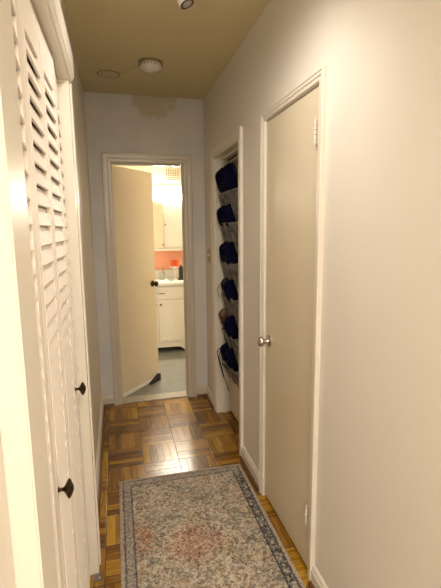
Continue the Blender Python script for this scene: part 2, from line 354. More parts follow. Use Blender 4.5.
# ---- baseboards with brown shoe moulding
def baseboard(name, axis, at, d, a0, a1, label, h=0.088, t=0.016, m=None):
    P = [(0, 0), (t, 0), (t, h * 0.72), (t * 0.75, h * 0.80), (t * 0.75, h * 0.88), (t * 0.35, h), (0, h)]
    f = (lambda p, k: Vector((at + d * p[0], a0 if k == 0 else a1, p[1]))) if axis == 'x' else (lambda p, k: Vector((a0 if k == 0 else a1, at + d * p[0], p[1])))
    b = B(); prism(b, P, f)
    o = struct(name, b, m or M['trim'], label, 'baseboard')
    Q = [(t, 0)] + [(t + 0.016 * math.cos(q), 0.018 * math.sin(q)) for q in [i * PI / 12 for i in range(7)]]
    b = B(); prism(b, Q, f)
    obj('shoe_moulding', b, M['shoe_mold'], o)['label'] = 'brown quarter-round strip'
    return o
baseboard('baseboard_right', 'x', XR, -1, DY1 + 0.041, CY0 - 0.063, 'short baseboard between the two right wall doors')
baseboard('baseboard_right_near', 'x', XR, -1, YB, DY0 - 0.041, 'baseboard running forward from the flush door')
baseboard('baseboard_right_far', 'x', XR, -1, CY1 + 0.063, YE - 0.018, 'tiny baseboard between shoe closet and end corner')
baseboard('baseboard_left', 'x', XL, 1, LY1 + 0.085, YE - 0.018, 'baseboard from the louvered closet to the end wall')
baseboard('baseboard_left_near', 'x', XL, 1, YB, LY0 - 0.125, 'baseboard on the near side of the louvered closet')
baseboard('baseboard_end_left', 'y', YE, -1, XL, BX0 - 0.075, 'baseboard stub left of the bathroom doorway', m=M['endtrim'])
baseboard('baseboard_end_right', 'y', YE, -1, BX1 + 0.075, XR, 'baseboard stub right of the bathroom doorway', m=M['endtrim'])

# ================================================================ DOORS
def knob_bm(r=0.027, s=1.0):
    b = B(); lathe(b, [(0.001, 0), (0.031, 0), (0.031, 0.003), (0.027, 0.007), (0.013, 0.010), (0.0105, 0.018), (0.0105, 0.026), (0.015, 0.031), (0.0235, 0.036), (r, 0.044), (r, 0.050), (0.022, 0.058), (0.010, 0.062), (0.001, 0.0625)])
    return b
def hinge(parent, x, y, z, h=0.085, r=0.0055):
    b = B()
    for k in range(5):
        z0 = z - h / 2 + k * h / 5
        lathe(b, [(r * 0.8, z0 + 0.001), (r, z0 + 0.002), (r, z0 + h / 5 - 0.002), (r * 0.8, z0 + h / 5 - 0.001)], Matrix.Translation((x, y, 0)), 12)
    lathe(b, [(0.002, z - h / 2 - 0.006), (0.005, z - h / 2 - 0.004), (0.005, z - h / 2)], Matrix.Translation((x, y, 0)), 12)
    lathe(b, [(0.005, z + h / 2), (0.005, z + h / 2 + 0.004), (0.002, z + h / 2 + 0.006)], Matrix.Translation((x, y, 0)), 12)
    return b
# flush door, right wall
d = thing('door_1', 'closed flush cream door with nickel knob on the right wall', 'door', (XR, DY0, 0), kind='structure')
b = B(); bx(b, -0.001, 0.035, 0.004, DY1 - DY0 - 0.004, 0.018, 2.026, 0.0015); obj('door_panel', b, M['door'], d)
b = knob_bm(); o = obj('knob', b, M['chrome'], d, True); o.location = (-0.001, 2.040 - 0.034 - DY0, 0.925); o.rotation_euler = (0, -PI / 2, 0); o['label'] = 'round brushed nickel door knob'
for z in (1.862, 0.275):
    b = hinge(None, -0.010, 0.026, z); bx(b, -0.009, 0.0, 0.023, 0.029, z - 0.042, z + 0.042)
    o = obj('hinge', b, M['trim'], d, True); o['label'] = 'painted-over butt hinge'
# bathroom door, ajar
L = 0.572; ang = math.atan2(4.13 - 3.69, 0.367 + 0.005)
d = thing('door_2', 'flush tan bathroom door standing ajar into the bathroom', 'door', (-0.003, 3.692, 0), ang, kind='structure')
b = B(); bx(b, 0, L, 0, 0.034, 0.022, 2.034, 0.002); obj('door_panel', b, M['door'], d)
b = B(); bx(b, 0.004, L - 0.004, -0.006, 0.0, 0.010, 0.045, 0.002); o = obj('door_sweep', b, M['white'], d); o['label'] = 'white strip along the door bottom'
o = obj('knob', knob_bm(), M['brass'], d, True); o.location = (L - 0.055, 0, 0.985); o.rotation_euler = (PI / 2, 0, 0); o['label'] = 'dark brass door knob'
o = obj('back_knob', knob_bm(), M['brass'], d, True); o.location = (L - 0.055, 0.034, 0.985); o.rotation_euler = (-PI / 2, 0, 0)
b = B(); bx(b, L - 0.001, L + 0.0015, 0.005, 0.029, 0.95, 1.02); bx(b, L, L + 0.009, 0.012, 0.024, 0.975, 0.995, 0.002); obj('latch', b, M['brass'], d)
for z in (0.25, 1.80):
    o = obj('hinge', hinge(None, -0.006, 0.040, z), M['endtrim'], d, True)
# shoe closet door
DFX = 0.860
d = thing('door_3', 'recessed cream closet door carrying the shoe organizer', 'door', (DFX, CY0 + 0.008, 0), kind='structure')
b = B(); bx(b, 0, 0.034, 0, CY1 - CY0 - 0.016, 0.02, 2.012, 0.002); obj('door_panel', b, M['door'], d)
o = obj('knob', knob_bm(0.024), M['brass'], d, True); o.location = (0, 0.045, 0.93); o.rotation_euler = (0, -PI / 2, 0)

# louvered bifold doors -----------------------------------------------------
PW, PH, PT = 0.2415, 2.030, 0.022
def leaf(parent, p0, p1, knob_at=None, sf=0.032):
    """panel from p0 to p1 (front face line, world XY)"""
    v = Vector((p1[0] - p0[0], p1[1] - p0[1], 0)); Lg = v.length - 0.002
    u = v.normalized(); n = Vector((u.y, -u.x, 0))     # towards the hall (+X)
    mt = Matrix(((u.x, n.x, 0, p0[0]), (u.y, n.y, 0, p0[1]), (0, 0, 1, 0), (0, 0, 0, 1)))
    st, z0, z1 = 0.032, 0.014, 0.014 + PH
    b = B()
    bx(b, 0.001, st, -PT, 0, z0, z1, 0.002); bx(b, Lg - sf, Lg, -PT, 0, z0, z1, 0.002)
    bx(b, st, Lg - sf, -PT + 0.002, -0.001, z0, z0 + 0.118); bx(b, st, Lg - sf, -PT + 0.002, -0.001, z1 - 0.105, z1)
        # bead lines on the stiles
    bx(b, st - 0.004, st + 0.002, -PT + 0.004, 0.0012, z0 + 0.118, z1 - 0.105, 0.0008); bx(b, Lg - sf - 0.002, Lg - sf + 0.004, -PT + 0.004, 0.0012, z0 + 0.118, z1 - 0.105, 0.0008)
    b.transform(mt)
    fr = obj('louvered_panel', b, M['louver'], parent)
    b = B(); P = 0.0462; z = z0 + 0.1434
    while z < z1 - 0.105 - 0.004:
        tmp = B(); bx(tmp, st, Lg - sf, -0.0235, 0.0235, -0.0028, 0.0028, 0.0013)
        tmp.transform(Matrix.Translation((0, -0.0055, z)) @ Matrix.Rotation(math.radians(-76), 4, 'X')); tmp.transform(mt)
        me = bpy.data.meshes.new('t'); tmp.to_mesh(me); b.from_mesh(me); bpy.data.meshes.remove(me); tmp.free(); z += P
    obj('slats', b, M['louver'], fr)
    if knob_at is not None:
        b = B(); lathe(b, [(0.001, 0), (0.0065, 0), (0.0065, 0.002), (0.0048, 0.004), (0.0042, 0.011), (0.006, 0.014), (0.012, 0.018), (0.0185, 0.0215), (0.0225, 0.024), (0.0235, 0.026), (0.0225, 0.028), (0.0175, 0.0315), (0.015, 0.032), (0.008, 0.036), (0.001, 0.037)])
        b.transform(mt @ Matrix.Translation((knob_at[0], 0, knob_at[1])) @ Matrix.Rotation(-PI / 2, 4, 'X'))
        o = obj('knob', b, M['brass'], parent, True); o['label'] = 'small dark brass mushroom knob'
xs = [-0.146, -0.1655, -0.1655, -0.1625, -0.178]
ys = [LY0 + 0.004, 0.997, 1.243, 1.500, LY1 - 0.006]
d = thing('door_4', 'louvered bifold closet door next to the near casing, larger dark knob', 'door', (0, 0, 0), kind='structure')
leaf(d, (xs[0], ys[0]), (xs[1], ys[1]), None, 0.110); leaf(d, (xs[1], ys[1]), (xs[2], ys[2]), (0.014, 0.881))
d = thing('door_5', 'louvered bifold closet door meeting the far jamb above the floor bracket', 'door', (0, 0, 0), kind='structure')
leaf(d, (xs[2], ys[2]), (xs[3], ys[3]), (0.244, 0.957)); leaf(d, (xs[3], ys[3]), (xs[4], ys[4]))

# ================================================================ HALL THINGS
b = B(); bx(b, RX0, RX1, RY0, RY1, 0.0005, 0.009, 0.003)
tag(obj('runner_rug', b, M['rug']), 'faded oriental runner rug with dark speckled border on the parquet', 'rug')

t = thing('smoke_detector', 'round white smoke detector on the ceiling', 'smoke detector', (0.272, 2.89, ZC))
b = B(); lathe(b, [(0.076, 0), (0.078, -0.002), (0.078, -0.012), (0.072, -0.015), (0.001, -0.015)][::-1]); o = obj('mounting_base', b, M['rim'], t, True)
b = B(); lathe(b, [(0.001, -0.052), (0.030, -0.052), (0.040, -0.049), (0.045, -0.040), (0.060, -0.038), (0.066, -0.033), (0.068, -0.015), (0.001, -0.015)]); obj('housing', b, M['plastic'], t, True)
b = B(); lathe(b, [(0.001, -0.0535), (0.009, -0.0535), (0.009, -0.050), (0.001, -0.050)], Matrix.Translation((0.012, -0.01, 0)), 16); obj('test_button', b, M['white'], t, True)
b = B()
for i in range(20):
    a = 2 * PI * i / 20
    tmp = B(); bx(tmp, 0.0675, 0.0695, -0.003, 0.003, -0.030, -0.020); tmp.transform(Matrix.Rotation(a, 4, 'Z'))
    me = bpy.data.meshes.new('t'); tmp.to_mesh(me); b.from_mesh(me); bpy.data.meshes.remove(me); tmp.free()
obj('vent_slots', b, M['rim'], t)

t = thing('ceiling_cover_plate', 'flat round painted cover plate on the ceiling by the end wall', 'cover plate', (0.008, 3.16, ZC))
b = B(); lathe(b, [(0.001, -0.006), (0.066, -0.006), (0.070, -0.004), (0.070, 0.0), (0.001, 0.0)]); obj('plate', b, M['cover'], t, True)
b = B()
lathe(b, [(0.066, 0.0), (0.077, 0.0), (0.077, -0.004), (0.070, -0.0045), (0.066, -0.003)][::-1]); obj('rim', b, M['rim'], t, True)
b = B(); lathe(b, [(0.001, -0.009), (0.006, -0.009), (0.008, -0.006), (0.001, -0.006)], Matrix.Translation((-0.04, -0.02, 0)), 12); obj('screw', b, M['rim'], t, True)
b = B(); tube(b, [(0.083, 3.132, ZC - 0.002), (0.12, 3.09, ZC - 0.003), (0.165, 3.02, ZC - 0.002), (0.212, 2.955, ZC - 0.003)], 0.0018, 6)
tag(obj('ceiling_wire', b, M['cover'], None, True), 'thin painted wire from smoke detector to cover plate', 'wire')

# spot lights on a short ceiling track (only the last head shows)
t = thing('track_spotlight', 'white cylindrical track spotlight at the top of the view', 'spotlight', (0.325, 2.04, ZC))
b = B(); bx(b, -0.016, 0.016, -0.75, 0.03, -0.018, -0.0005, 0.002); obj('track', b, M['white'], t)
def head(y, dirv, c):
    dv = Vector(dirv).normalized(); q = dv.to_track_quat('Z', 'Y').to_matrix().to_4x4()
    b = B(); lathe(b, [(0.001, -0.060), (0.020, -0.060), (0.030, -0.052), (0.034, -0.03), (0.034, 0.048), (0.032, 0.052), (0.001, 0.052)], Matrix.Translation(c) @ q, 24)
    h = obj('spot_head', b, M['white'], t, True)
    b = B(); lathe(b, [(0.001, 0.0525), (0.030, 0.0525), (0.030, 0.055), (0.024, 0.0555), (0.023, 0.0535), (0.001, 0.0535)], Matrix.Translation(c) @ q, 24); obj('lens_ring', b, M['bronze'], h, True)
    b = B(); lathe(b, [(0.001, 0.0535), (0.022, 0.0535), (0.022, 0.0545), (0.001, 0.057)], Matrix.Translation(c) @ q, 24); obj('lens', b, M['lens'], h, True)
    b = B(); tube(b, [(c[0], c[1], -0.012), (c[0], c[1], c[2] + 0.02)], 0.006); obj('stem', b, M['white'], t, True)
head(0, (0.35, -0.12, -0.9), (-0.010, -0.165, -0.086))
head(0, (0.7, -0.3, -0.7), (0.0, -0.62, -0.082))

# brass switch plate by the corner
t = thing('light_switch', 'brass light switch plate between the shoe closet and the corner', 'light switch', (XR, 3.425, 1.285))
b = B(); bx(b, -0.006, 0, -0.032, 0.032, -0.058, 0.058, 0.002); obj('plate', b, M['plate'], t)
b = B(); bx(b, -0.016, -0.005, -0.004, 0.004, -0.004, 0.012, 0.001); obj('toggle', b, M['white'], t)

# metal pivot bracket on the floor by the closet jamb
t = thing('pivot_bracket', 'small dark steel pivot bracket on the floor at the closet jamb', 'bracket', (-0.150, 1.69, 0))
b = B(); bx(b, -0.012, 0.020, 0.000, 0.030, 0.0, 0.003, 0.001); bx(b, -0.012, 0.014, 0.026, 0.030, 0.0, 0.014, 0.001); obj('plate', b, M['steel'], t)
b = B(); lathe(b, [(0.001, 0.003), (0.005, 0.003), (0.005, 0.007), (0.003, 0.009), (0.001, 0.009)], Matrix.Translation((0.012, 0.012, 0)), 12); obj('pivot_pin', b, M['chrome'], t, True)

# ================================================================ SHOE ORGANIZER
ROWZ = [1.775, 1.560, 1.275, 1.020, 0.740, 0.500]       # pocket rims
COLY = [3.115, 2.97, 2.825, 2.68]
t = thing('hanging_shoe_organizer', 'grey mesh pocket shoe organizer hung over the recessed closet door', 'shoe organizer', (0, 0, 0))
b = B(); bx(b, DFX - 0.006, DFX - 0.002, 2.60, 3.187, 0.345, 1.995); obj('backing', b, M['binding'], t)
for y in (3.13, 2.90, 2.67):
    b = B(); tube(b, [(DFX - 0.005, y, 1.93), (DFX - 0.005, y, 2.008), (DFX - 0.004, y, 2.0145), (DFX + 0.01, y, 2.0145)], 0.0022, 8); tube(b, [(DFX - 0.008, y + 0.01, 1.97), (DFX - 0.008, y - 0.01, 1.97)], 0.003); obj('hook', b, M['bronze'], t, True)
def pocket(y, z, dep, h, w=0.135, lean=0.0):
    b = B(); nu, nv = 14, 8; g = []
    for j in range(nv + 1):
        q = j / nv; row = []
        dd = dep * (0.30 + 0.70 * (1 - q) ** 0.9)
        for i in range(nu + 1):
            a = PI * i / nu
            s = math.cos(a) * w / 2 * (1 - 0.22 * q); o = math.sin(a) ** 0.75 * dd * (1 + 0.05 * math.sin(7 * a + 9 * q + y * 40))
            row.append(b.verts.new((DFX - 0.006 - max(o, 0.0), y + s, z - h * q - 0.018 * math.sin(a) * (1 - q))))
        g.append(row)
    for j in range(nv):
        for i in range(nu): b.faces.new([g[j][i], g[j][i + 1], g[j + 1][i + 1], g[j + 1][i]])
    b.faces.new(g[-1])
    rimpts = [v.co.copy() for v in g[0]]
    p = obj('pocket', b, M['mesh'], t, True)
    md = p.modifiers.new('s', 'SOLIDIFY'); md.thickness = 0.0015
    b = B(); tube(b, rimpts, 0.0028, 6); obj('pocket_binding', b, M['binding'], p, True)
DEP = [0.098, 0.092, 0.085, 0.080, 0.080, 0.075]
for r, z in enumerate(ROWZ):
    for c, y in enumerate(COLY): pocket(y, z, DEP[r] * (1.0 if c else 0.9), 0.225 if r < 5 else 0.165)

def shoe(label, loc, rot, mats, length=0.25, wid=0.085, collar=0.075, dangle=0, lace='lace', group='shoes in the closet organizer pockets'):
    """a low shoe: toe at -Z (down in the pocket), heel up, sole towards local +X, opening towards -X"""
    t = thing('shoe', label, 'shoe', loc, 0, group); t.rotation_euler = rot
    n, seg = 15, 18; b = B(); rings = []
    for i in range(n + 1):
        q = i / n                                       # 0 toe .. 1 heel
        z = -length * 0.62 + length * q
        w = wid / 2 * (0.60 + 0.42 * math.sin(PI * min(1, q * 1.35 + 0.12)) if q < 0.55 else 0.80 - 0.10 * (q - 0.55) / 0.45)
        if q < 0.08: w *= 0.6 + 5 * q
        h = 0.036 + (collar - 0.036) * min(1, max(0, (q - 0.10) / 0.40)) ** 1.2
        if q < 0.08: h *= 0.7 + 3.7 * q
        if q > 0.80: h *= math.sqrt(max(0.12, 1 - ((q - 0.80) / 0.215) ** 2)); w *= math.sqrt(max(0.25, 1 - ((q - 0.80) / 0.225) ** 2))
        row = []
        for k in range(seg + 1):
            a = PI * k / seg
            s = math.cos(a); hh = math.sin(a)
            x = -h * hh ** 0.72; y = w * (abs(s) ** 0.65) * (1 if s > 0 else -1)
            if 0.5 < q < 0.85 and hh > 0.88:                   # opening dips in behind the collar
                x += (hh - 0.88) / 0.12 * 0.030
            row.append(b.verts.new((x, y, z)))
        rings.append(row)
    for A, Bq in zip(rings, rings[1:]):
        for k in range(seg): b.faces.new([A[k], A[k + 1], Bq[k + 1], Bq[k]])
        b.faces.new([A[0], Bq[0], Bq[seg], A[seg]])
    b.faces.new(rings[0]); b.faces.new(rings[-1][::-1])
    up = obj('upper', b, mats[0], t, True)
    b = B(); pts = []
    for i in range(n + 1):
        q = i / n; z = -length * 0.62 + length * q
        w = wid / 2 * (0.64 + 0.42 * math.sin(PI * min(1, q * 1.35 + 0.12)) if q < 0.55 else 0.84 - 0.10 * (q - 0.55) / 0.45)
        if q < 0.08: w *= 0.65 + 4.4 * q
        if q > 0.80: w *= math.sqrt(max(0.25, 1 - ((q - 0.80) / 0.225) ** 2))
        pts.append((w, z))
    out = pts + [(-w, z) for w, z in reversed(pts)]
    prism(b, out, lambda p, k: Vector((0.001 if k == 0 else 0.017, p[0], p[1])))
    obj('sole', b, mats[1], t)
    for z in (-0.045, -0.025, -0.005):
        b = B(); hq = 0.036 + (collar - 0.036) * min(1, max(0, ((z / length + 0.62) - 0.10) / 0.40)) ** 1.2
        tube(b, [(-hq * 0.75, -0.018, z), (-hq - 0.002, -0.006, z + 0.004), (-hq - 0.002, 0.006, z + 0.004), (-hq * 0.75, 0.018, z)], 0.0028, 6); obj('lace', b, M[lace], t, True)
    return t
shoes = [
    # label, (x, y, z), rot, mats, kw
    ('navy suede shoe bulging from the far pocket of the top row', (0.826, 3.100, 1.850), (0.10, -0.34, 0.15), 'navy', dict(wid=0.145, collar=0.100, length=0.29)),
    ('navy suede shoe nearest the casing in the top row', (0.828, 2.955, 1.850), (-0.1, -0.28, -0.1), 'navy', dict(wid=0.145, collar=0.100, length=0.29)),
    ('navy shoe in the far pocket of the second row', (0.826, 3.105, 1.595), (0.05, -0.26, 0.1), 'navy', dict(wid=0.14, collar=0.095, length=0.24)),
    ('navy shoe nearest the casing in the second row', (0.828, 2.96, 1.595), (0.0, -0.24, 0.0), 'navy', dict(wid=0.14, collar=0.090, length=0.24)),
    ('navy sneaker in the far pocket of the third row', (0.828, 3.10, 1.320), (0.15, -0.20, 0.2), 'navy', dict(length=0.25, wid=0.13, collar=0.085)),
    ('navy sneaker nearest the casing in the third row', (0.828, 2.96, 1.320), (0.05, -0.20, 0.0), 'navy', dict(length=0.25, wid=0.13, collar=0.085)),
    ('black sneaker with grey laces in the far pocket of the fourth row', (0.826, 3.11, 1.055), (0.1, -0.28, 0.2), 'sole', dict(length=0.23, wid=0.09, collar=0.070, lace='greylace')),
    ('navy shoe nearest the casing in the fourth row', (0.828, 2.96, 1.055), (0.0, -0.15, 0.0), 'navy', dict(length=0.23, wid=0.13, collar=0.085)),
    ('brown leather shoe in the far pocket of the fifth row', (0.812, 3.135, 0.805), (0.05, -0.42, 0.1), 'brown', dict(wid=0.080, collar=0.060, length=0.24)),
    ('navy canvas shoe nearest the casing in the fifth row', (0.830, 2.945, 0.785), (0.0, -0.18, 0.0), 'navy', dict(length=0.24, wid=0.13, collar=0.090)),
    ('navy shoe with long laces in the far pocket of the bottom row', (0.826, 3.085, 0.545), (0.05, -0.24, 0.1), 'navy', dict(wid=0.13, collar=0.085, length=0.23)),
    ('navy shoe nearest the casing in the bottom row', (0.830, 2.945, 0.545), (0.0, -0.18, 0.0), 'navy', dict(wid=0.13, collar=0.085, length=0.23)),
]
for lab, loc, rot, mk, kw in shoes:
    loc = (loc[0] + 0.012, loc[1] - (0.03 if 'nearest' in lab else 0.0), loc[2])
    if 'far pocket' in lab: loc = (loc[0] + 0.006, loc[1] - 0.012, loc[2])
    s = shoe(lab, loc, rot, (M[mk], M['tan'] if mk == 'brown' else M['sole']), **kw)
    if 'long laces' in lab:
        b = B(); tube(b, [(-0.08, 0.02, 0.06), (-0.105, 0.03, 0.03), (-0.105, 0.035, -0.08), (-0.10, 0.04, -0.20)], 0.0032, 6); obj('lace', b, M['lace'], s, True)
        b = B(); tube(b, [(-0.08, 0.00, 0.05), (-0.11, -0.005, 0.0), (-0.11, -0.01, -0.14), (-0.10, -0.012, -0.30)], 0.0036, 6); obj('lace', b, M['lace'], s, True)
        b = B(); tube(b, [(-0.085, -0.02, -0.02), (-0.10, -0.03, -0.05), (-0.08, -0.055, -0.10), (-0.085, -0.03, -0.08)], 0.006, 6); obj('lace', b, M['lace'], s, True)
    if 'grey laces' in lab:
        b = B(); tube(b, [(-0.07, 0.02, 0.05), (-0.095, 0.03, 0.01), (-0.09, 0.045, -0.045), (-0.075, 0.05, -0.07)], 0.003, 6); obj('lace', b, M['greylace'], s, True)

# ================================================================ BATHROOM
BY0, BY1, BXL, BXR = YE + T, 5.52, -0.55, 1.55
b = B(); bx(b, BXL - 0.1, BXR + 0.1, BY0, BY1 + 0.1, -0.05, 0.004)
struct('floor_bathroom', b, M['btile'], 'grey tiled bathroom floor beyond the doorway', 'floor')
b = B(); bx(b, BX0 + 0.004, BX1 - 0.004, YE - 0.004, YE + T + 0.012, 0.0, 0.010, 0.002)
struct('trim_9', b, M['saddle'], 'pale marble saddle across the bathroom doorway floor', 'threshold')
b = B(); bx(b, BXL - 0.1, BXR + 0.1, BY0, BY1 + 0.1, 2.50, 2.56)
struct('ceiling_bathroom', b, M['bwall'], 'cream bathroom ceiling beyond the doorway', 'ceiling')
b = B(); bx(b, BXL - 0.1, BXR + 0.1, BY1, BY1 + 0.1, 0, 2.5)
struct('wall_bathroom_back', b, M['bwall'], 'cream bathroom wall holding the cabinet and vent', 'wall')
b = B(); bx(b, BXL - 0.1, BXL, BY0, BY1, 0, 2.5)
struct('wall_bathroom_left', b, M['bwall'], 'bathroom side wall hidden behind the ajar door', 'wall')
b = B(); bx(b, BXR, BXR + 0.1, BY0, BY1, 0, 2.5)
struct('wall_bathroom_right', b, M['bwall'], 'bathroom side wall beyond the doorway jamb', 'wall')
b = B(); bx(b, BXL, XL - 0.01, BY0 - 0.02, BY0, 0, 2.5); bx(b, XR + 0.01, BXR, BY0 - 0.02, BY0, 0, 2.5)
struct('wall_bathroom_front', b, M['bwall'], 'bathroom face of the doorway wall', 'wall')
b = B(); bx(b, 0.05, 1.10, BY1 - 0.008, BY1, 0.985, 1.33)
struct('trim_10', b, M['pink'], 'salmon painted wall band above the vanity backsplash', 'wall band')
# vanity
VX0, VX1, VY = 0.06, 0.87, 5.01
t = thing('vanity_cabinet', 'white shaker vanity cabinet with arched base in the bathroom', 'cabinet', (0, 0, 0))
b = B(); bx(b, VX0, VX1, VY + 0.02, BY1 - 0.002, 0.10, 0.835)
arch = [(VX0, 0.004), (VX0 + 0.06, 0.004), (VX0 + 0.075, 0.035), (VX0 + 0.11, 0.062), (VX0 + 0.16, 0.07), (VX1 - 0.19, 0.07), (VX1 - 0.14, 0.062), (VX1 - 0.105, 0.035), (VX1 - 0.09, 0.004), (VX1, 0.004), (VX1, 0.115), (VX0, 0.115)]
prism(b, arch, lambda p, k: Vector((p[0], VY + (0.0 if k == 0 else 0.03), p[1])))
bx(b, VX0, VX0 + 0.02, VY + 0.03, BY1 - 0.01, 0.004, 0.10); bx(b, VX1 - 0.02, VX1, VY + 0.03, BY1 - 0.01, 0.004, 0.10)
bx(b, VX0 - 0.004, VX1 + 0.004, VY - 0.006, VY + 0.02, 0.112, 0.128, 0.003)
obj('body', b, M['white'], t)
def shaker(x0, x1, z0, z1, nm, rail=0.045):
    b = B()
    bx(b, x0, x1, VY + 0.008, VY + 0.018, z0, z1)
    bx(b, x0, x0 + rail, VY, VY + 0.01, z0, z1, 0.001); bx(b, x1 - rail, x1, VY, VY + 0.01, z0, z1, 0.001)
    bx(b, x0 + rail, x1 - rail, VY, VY + 0.01, z0, z0 + rail, 0.001); bx(b, x0 + rail, x1 - rail, VY, VY + 0.01, z1 - rail, z1, 0.001)
    bx(b, x0 + rail + 0.012, x1 - rail - 0.012, VY + 0.004, VY + 0.01, z0 + rail + 0.012, z1 - rail - 0.012, 0.002)
    return obj(nm, b, M['white'], t)
vm = (VX0 + VX1) / 2
for x0, x1, kx in ((VX0 + 0.015, vm - 0.003, vm - 0.03), (vm + 0.003, VX1 - 0.015, vm + 0.028)):
    d = shaker(x0, x1, 0.140, 0.660, 'door')
    b = B(); lathe(b, [(0.001, 0), (0.006, 0), (0.005, 0.012), (0.012, 0.018), (0.012, 0.024), (0.001, 0.028)], Matrix.Translation((kx, VY, 0.605)) @ Matrix.Rotation(PI / 2, 4, 'X'), 14); o = obj('knob', b, M['bronze'], d, True); o['label'] = 'dark bronze cabinet knob'
    d = shaker(x0, x1, 0.675, 0.815, 'drawer_front', 0.028)
    kx = vm + 0.045 if x0 > vm - 0.01 else vm - 0.05
    b = B(); tube(b, [(kx - 0.03, VY, 0.742), (kx - 0.03, VY - 0.02, 0.742), (kx + 0.03, VY - 0.02, 0.742), (kx + 0.03, VY, 0.742)], 0.0045, 8); o = obj('handle', b, M['bronze'], d, True); o['label'] = 'dark bronze bar handle'
t = thing('vanity_countertop', 'white countertop with sink basin on the vanity cabinet', 'countertop', (0, 0, 0))
b = B(); bx(b, VX0 - 0.02, VX1 + 0.02, VY - 0.025, BY1 - 0.002, 0.836, 0.870, 0.006); obj('slab', b, M['counter'], t)
b = B(); bx(b, VX0 - 0.02, VX1 + 0.02, BY1 - 0.024, BY1 - 0.0085, 0.8705, 0.975, 0.003); struct('trim_11', b, M['counter'], 'white backsplash strip behind the vanity countertop', 'backsplash')
b = B(); lathe(b, [(0.165, 0.0), (0.18, 0.004), (0.172, 0.010), (0.160, 0.007), (0.13, 0.003), (0.02, 0.0015)], Matrix.Translation((vm, 5.24, 0.869)), 32); obj('sink_rim', b, M['white'], t, True)
t = thing('faucet', 'chrome bathroom faucet behind the sink', 'faucet', (vm + 0.11, 5.43, 0.870))
b = B(); lathe(b, [(0.001, 0), (0.026, 0), (0.026, 0.006), (0.016, 0.012), (0.013, 0.09), (0.001, 0.092)]); obj('base', b, M['chrome'], t, True)
b = B(); tube(b, [(0, 0, 0.08), (0, -0.01, 0.12), (0, -0.05, 0.135), (0, -0.09, 0.12), (0, -0.105, 0.09)], 0.010, 12); obj('spout', b, M['chrome'], t, True)
b = B(); tube(b, [(0, 0.0, 0.09), (0, 0.02, 0.125), (0.0, 0.035, 0.13)], 0.006, 8); obj('handle', b, M['chrome'], t, True)
def tumbler(name, x, y, r, h, m, lab, cat):
    b = B(); lathe(b, [(0.001, 0), (r * 0.82, 0), (r * 0.86, 0.002), (r, h), (r - 0.003, h), (r * 0.80, 0.006), (0.001, 0.006)]); o = obj(name, b, m, None, True); o.location = (x, y, 0.870)
    return tag(o, lab, cat)
tumbler('tumbler', 0.555, 5.30, 0.032, 0.095, M['glass'], 'clear glass tumbler on the vanity counter beside the door edge', 'glass')
tumbler('soap_dish', 0.655, 5.22, 0.045, 0.028, M['glass'], 'low clear dish in the middle of the vanity counter', 'dish')
# orange cups on a white stand
t = thing('cup_stand', 'white pedestal stand under the orange cups on the vanity', 'stand', (0.72, 5.36, 0.870))
b = B(); lathe(b, [(0.001, 0), (0.045, 0), (0.045, 0.006), (0.012, 0.014), (0.009, 0.11), (0.03, 0.135), (0.066, 0.150), (0.066, 0.158), (0.001, 0.158)]); obj('pedestal', b, M['white'], t, True)
for x, lab in ((0.698, 'orange cup nearer the door on the white stand'), (0.752, 'orange cup nearer the black bottle on the white stand')):
    t = thing('orange_cup', lab, 'cup', (x, 5.36, 1.0285), 0, 'orange cups on the vanity stand')
    b = B(); lathe(b, [(0.001, 0), (0.020, 0), (0.0255, 0.02), (0.027, 0.05), (0.024, 0.085), (0.021, 0.085), (0.001, 0.01)]); obj('cup', b, M['orange'], t, True)
t = thing('soap_bottle', 'slim black pump bottle on the vanity counter', 'bottle', (0.787, 5.25, 0.870))
b = B(); lathe(b, [(0.001, 0), (0.046, 0), (0.046, 0.014), (0.030, 0.022), (0.028, 0.14), (0.022, 0.165), (0.012, 0.172), (0.012, 0.185), (0.001, 0.186)]); obj('bottle_body', b, M['black'], t, True)
b = B(); lathe(b, [(0.001, 0.185), (0.006, 0.185), (0.006, 0.245), (0.001, 0.246)], seg=12); tube(b, [(0.0, 0, 0.238), (-0.03, -0.015, 0.245), (-0.042, -0.02, 0.240)], 0.005, 8); o = obj('pump', b, M['chrome'], t, True)
# medicine cabinet
t = thing('wall_cabinet', 'two-door wall cabinet with whitened mirror door hung over the vanity', 'cabinet', (0, 0, 0))
KX0, KX1, KY, KZ0, KZ1 = 0.10, 0.98, 5.36, 1.26, 1.86
b = B(); bx(b, KX0, KX1, KY, BY1 - 0.002, KZ0, KZ1, 0.003); bx(b, KX0 - 0.008, KX1 + 0.008, KY - 0.02, BY1 - 0.002, KZ0 - 0.028, KZ0, 0.004); obj('body', b, M['white'], t)
b = B()
bx(b, 0.36, 0.594, KY - 0.016, KY - 0.001, KZ0 + 0.012, KZ1 - 0.01, 0.001)
for q in ((0.36, 0.375, KZ0 + 0.012, KZ1 - 0.01), (0.572, 0.594, KZ0 + 0.012, KZ1 - 0.01), (0.375, 0.572, KZ1 - 0.05, KZ1 - 0.01), (0.375, 0.572, KZ0 + 0.012, KZ0 + 0.06)): bx(b, q[0], q[1], KY - 0.024, KY - 0.014, q[2], q[3], 0.002)
d = obj('door', b, M['bwall'], t); d['label'] = 'cream framed door'
b = B(); lathe(b, [(0.001, 0), (0.005, 0), (0.009, 0.012), (0.009, 0.016), (0.001, 0.019)], Matrix.Translation((0.585, KY - 0.024, 1.31)) @ Matrix.Rotation(PI / 2, 4, 'X'), 12); obj('knob', b, M['bronze'], d, True)
b = B(); bx(b, 0.602, 0.972, KY - 0.016, KY - 0.001, KZ0 + 0.012, KZ1 - 0.01, 0.002)
d = obj('door', b, M['white'], t)
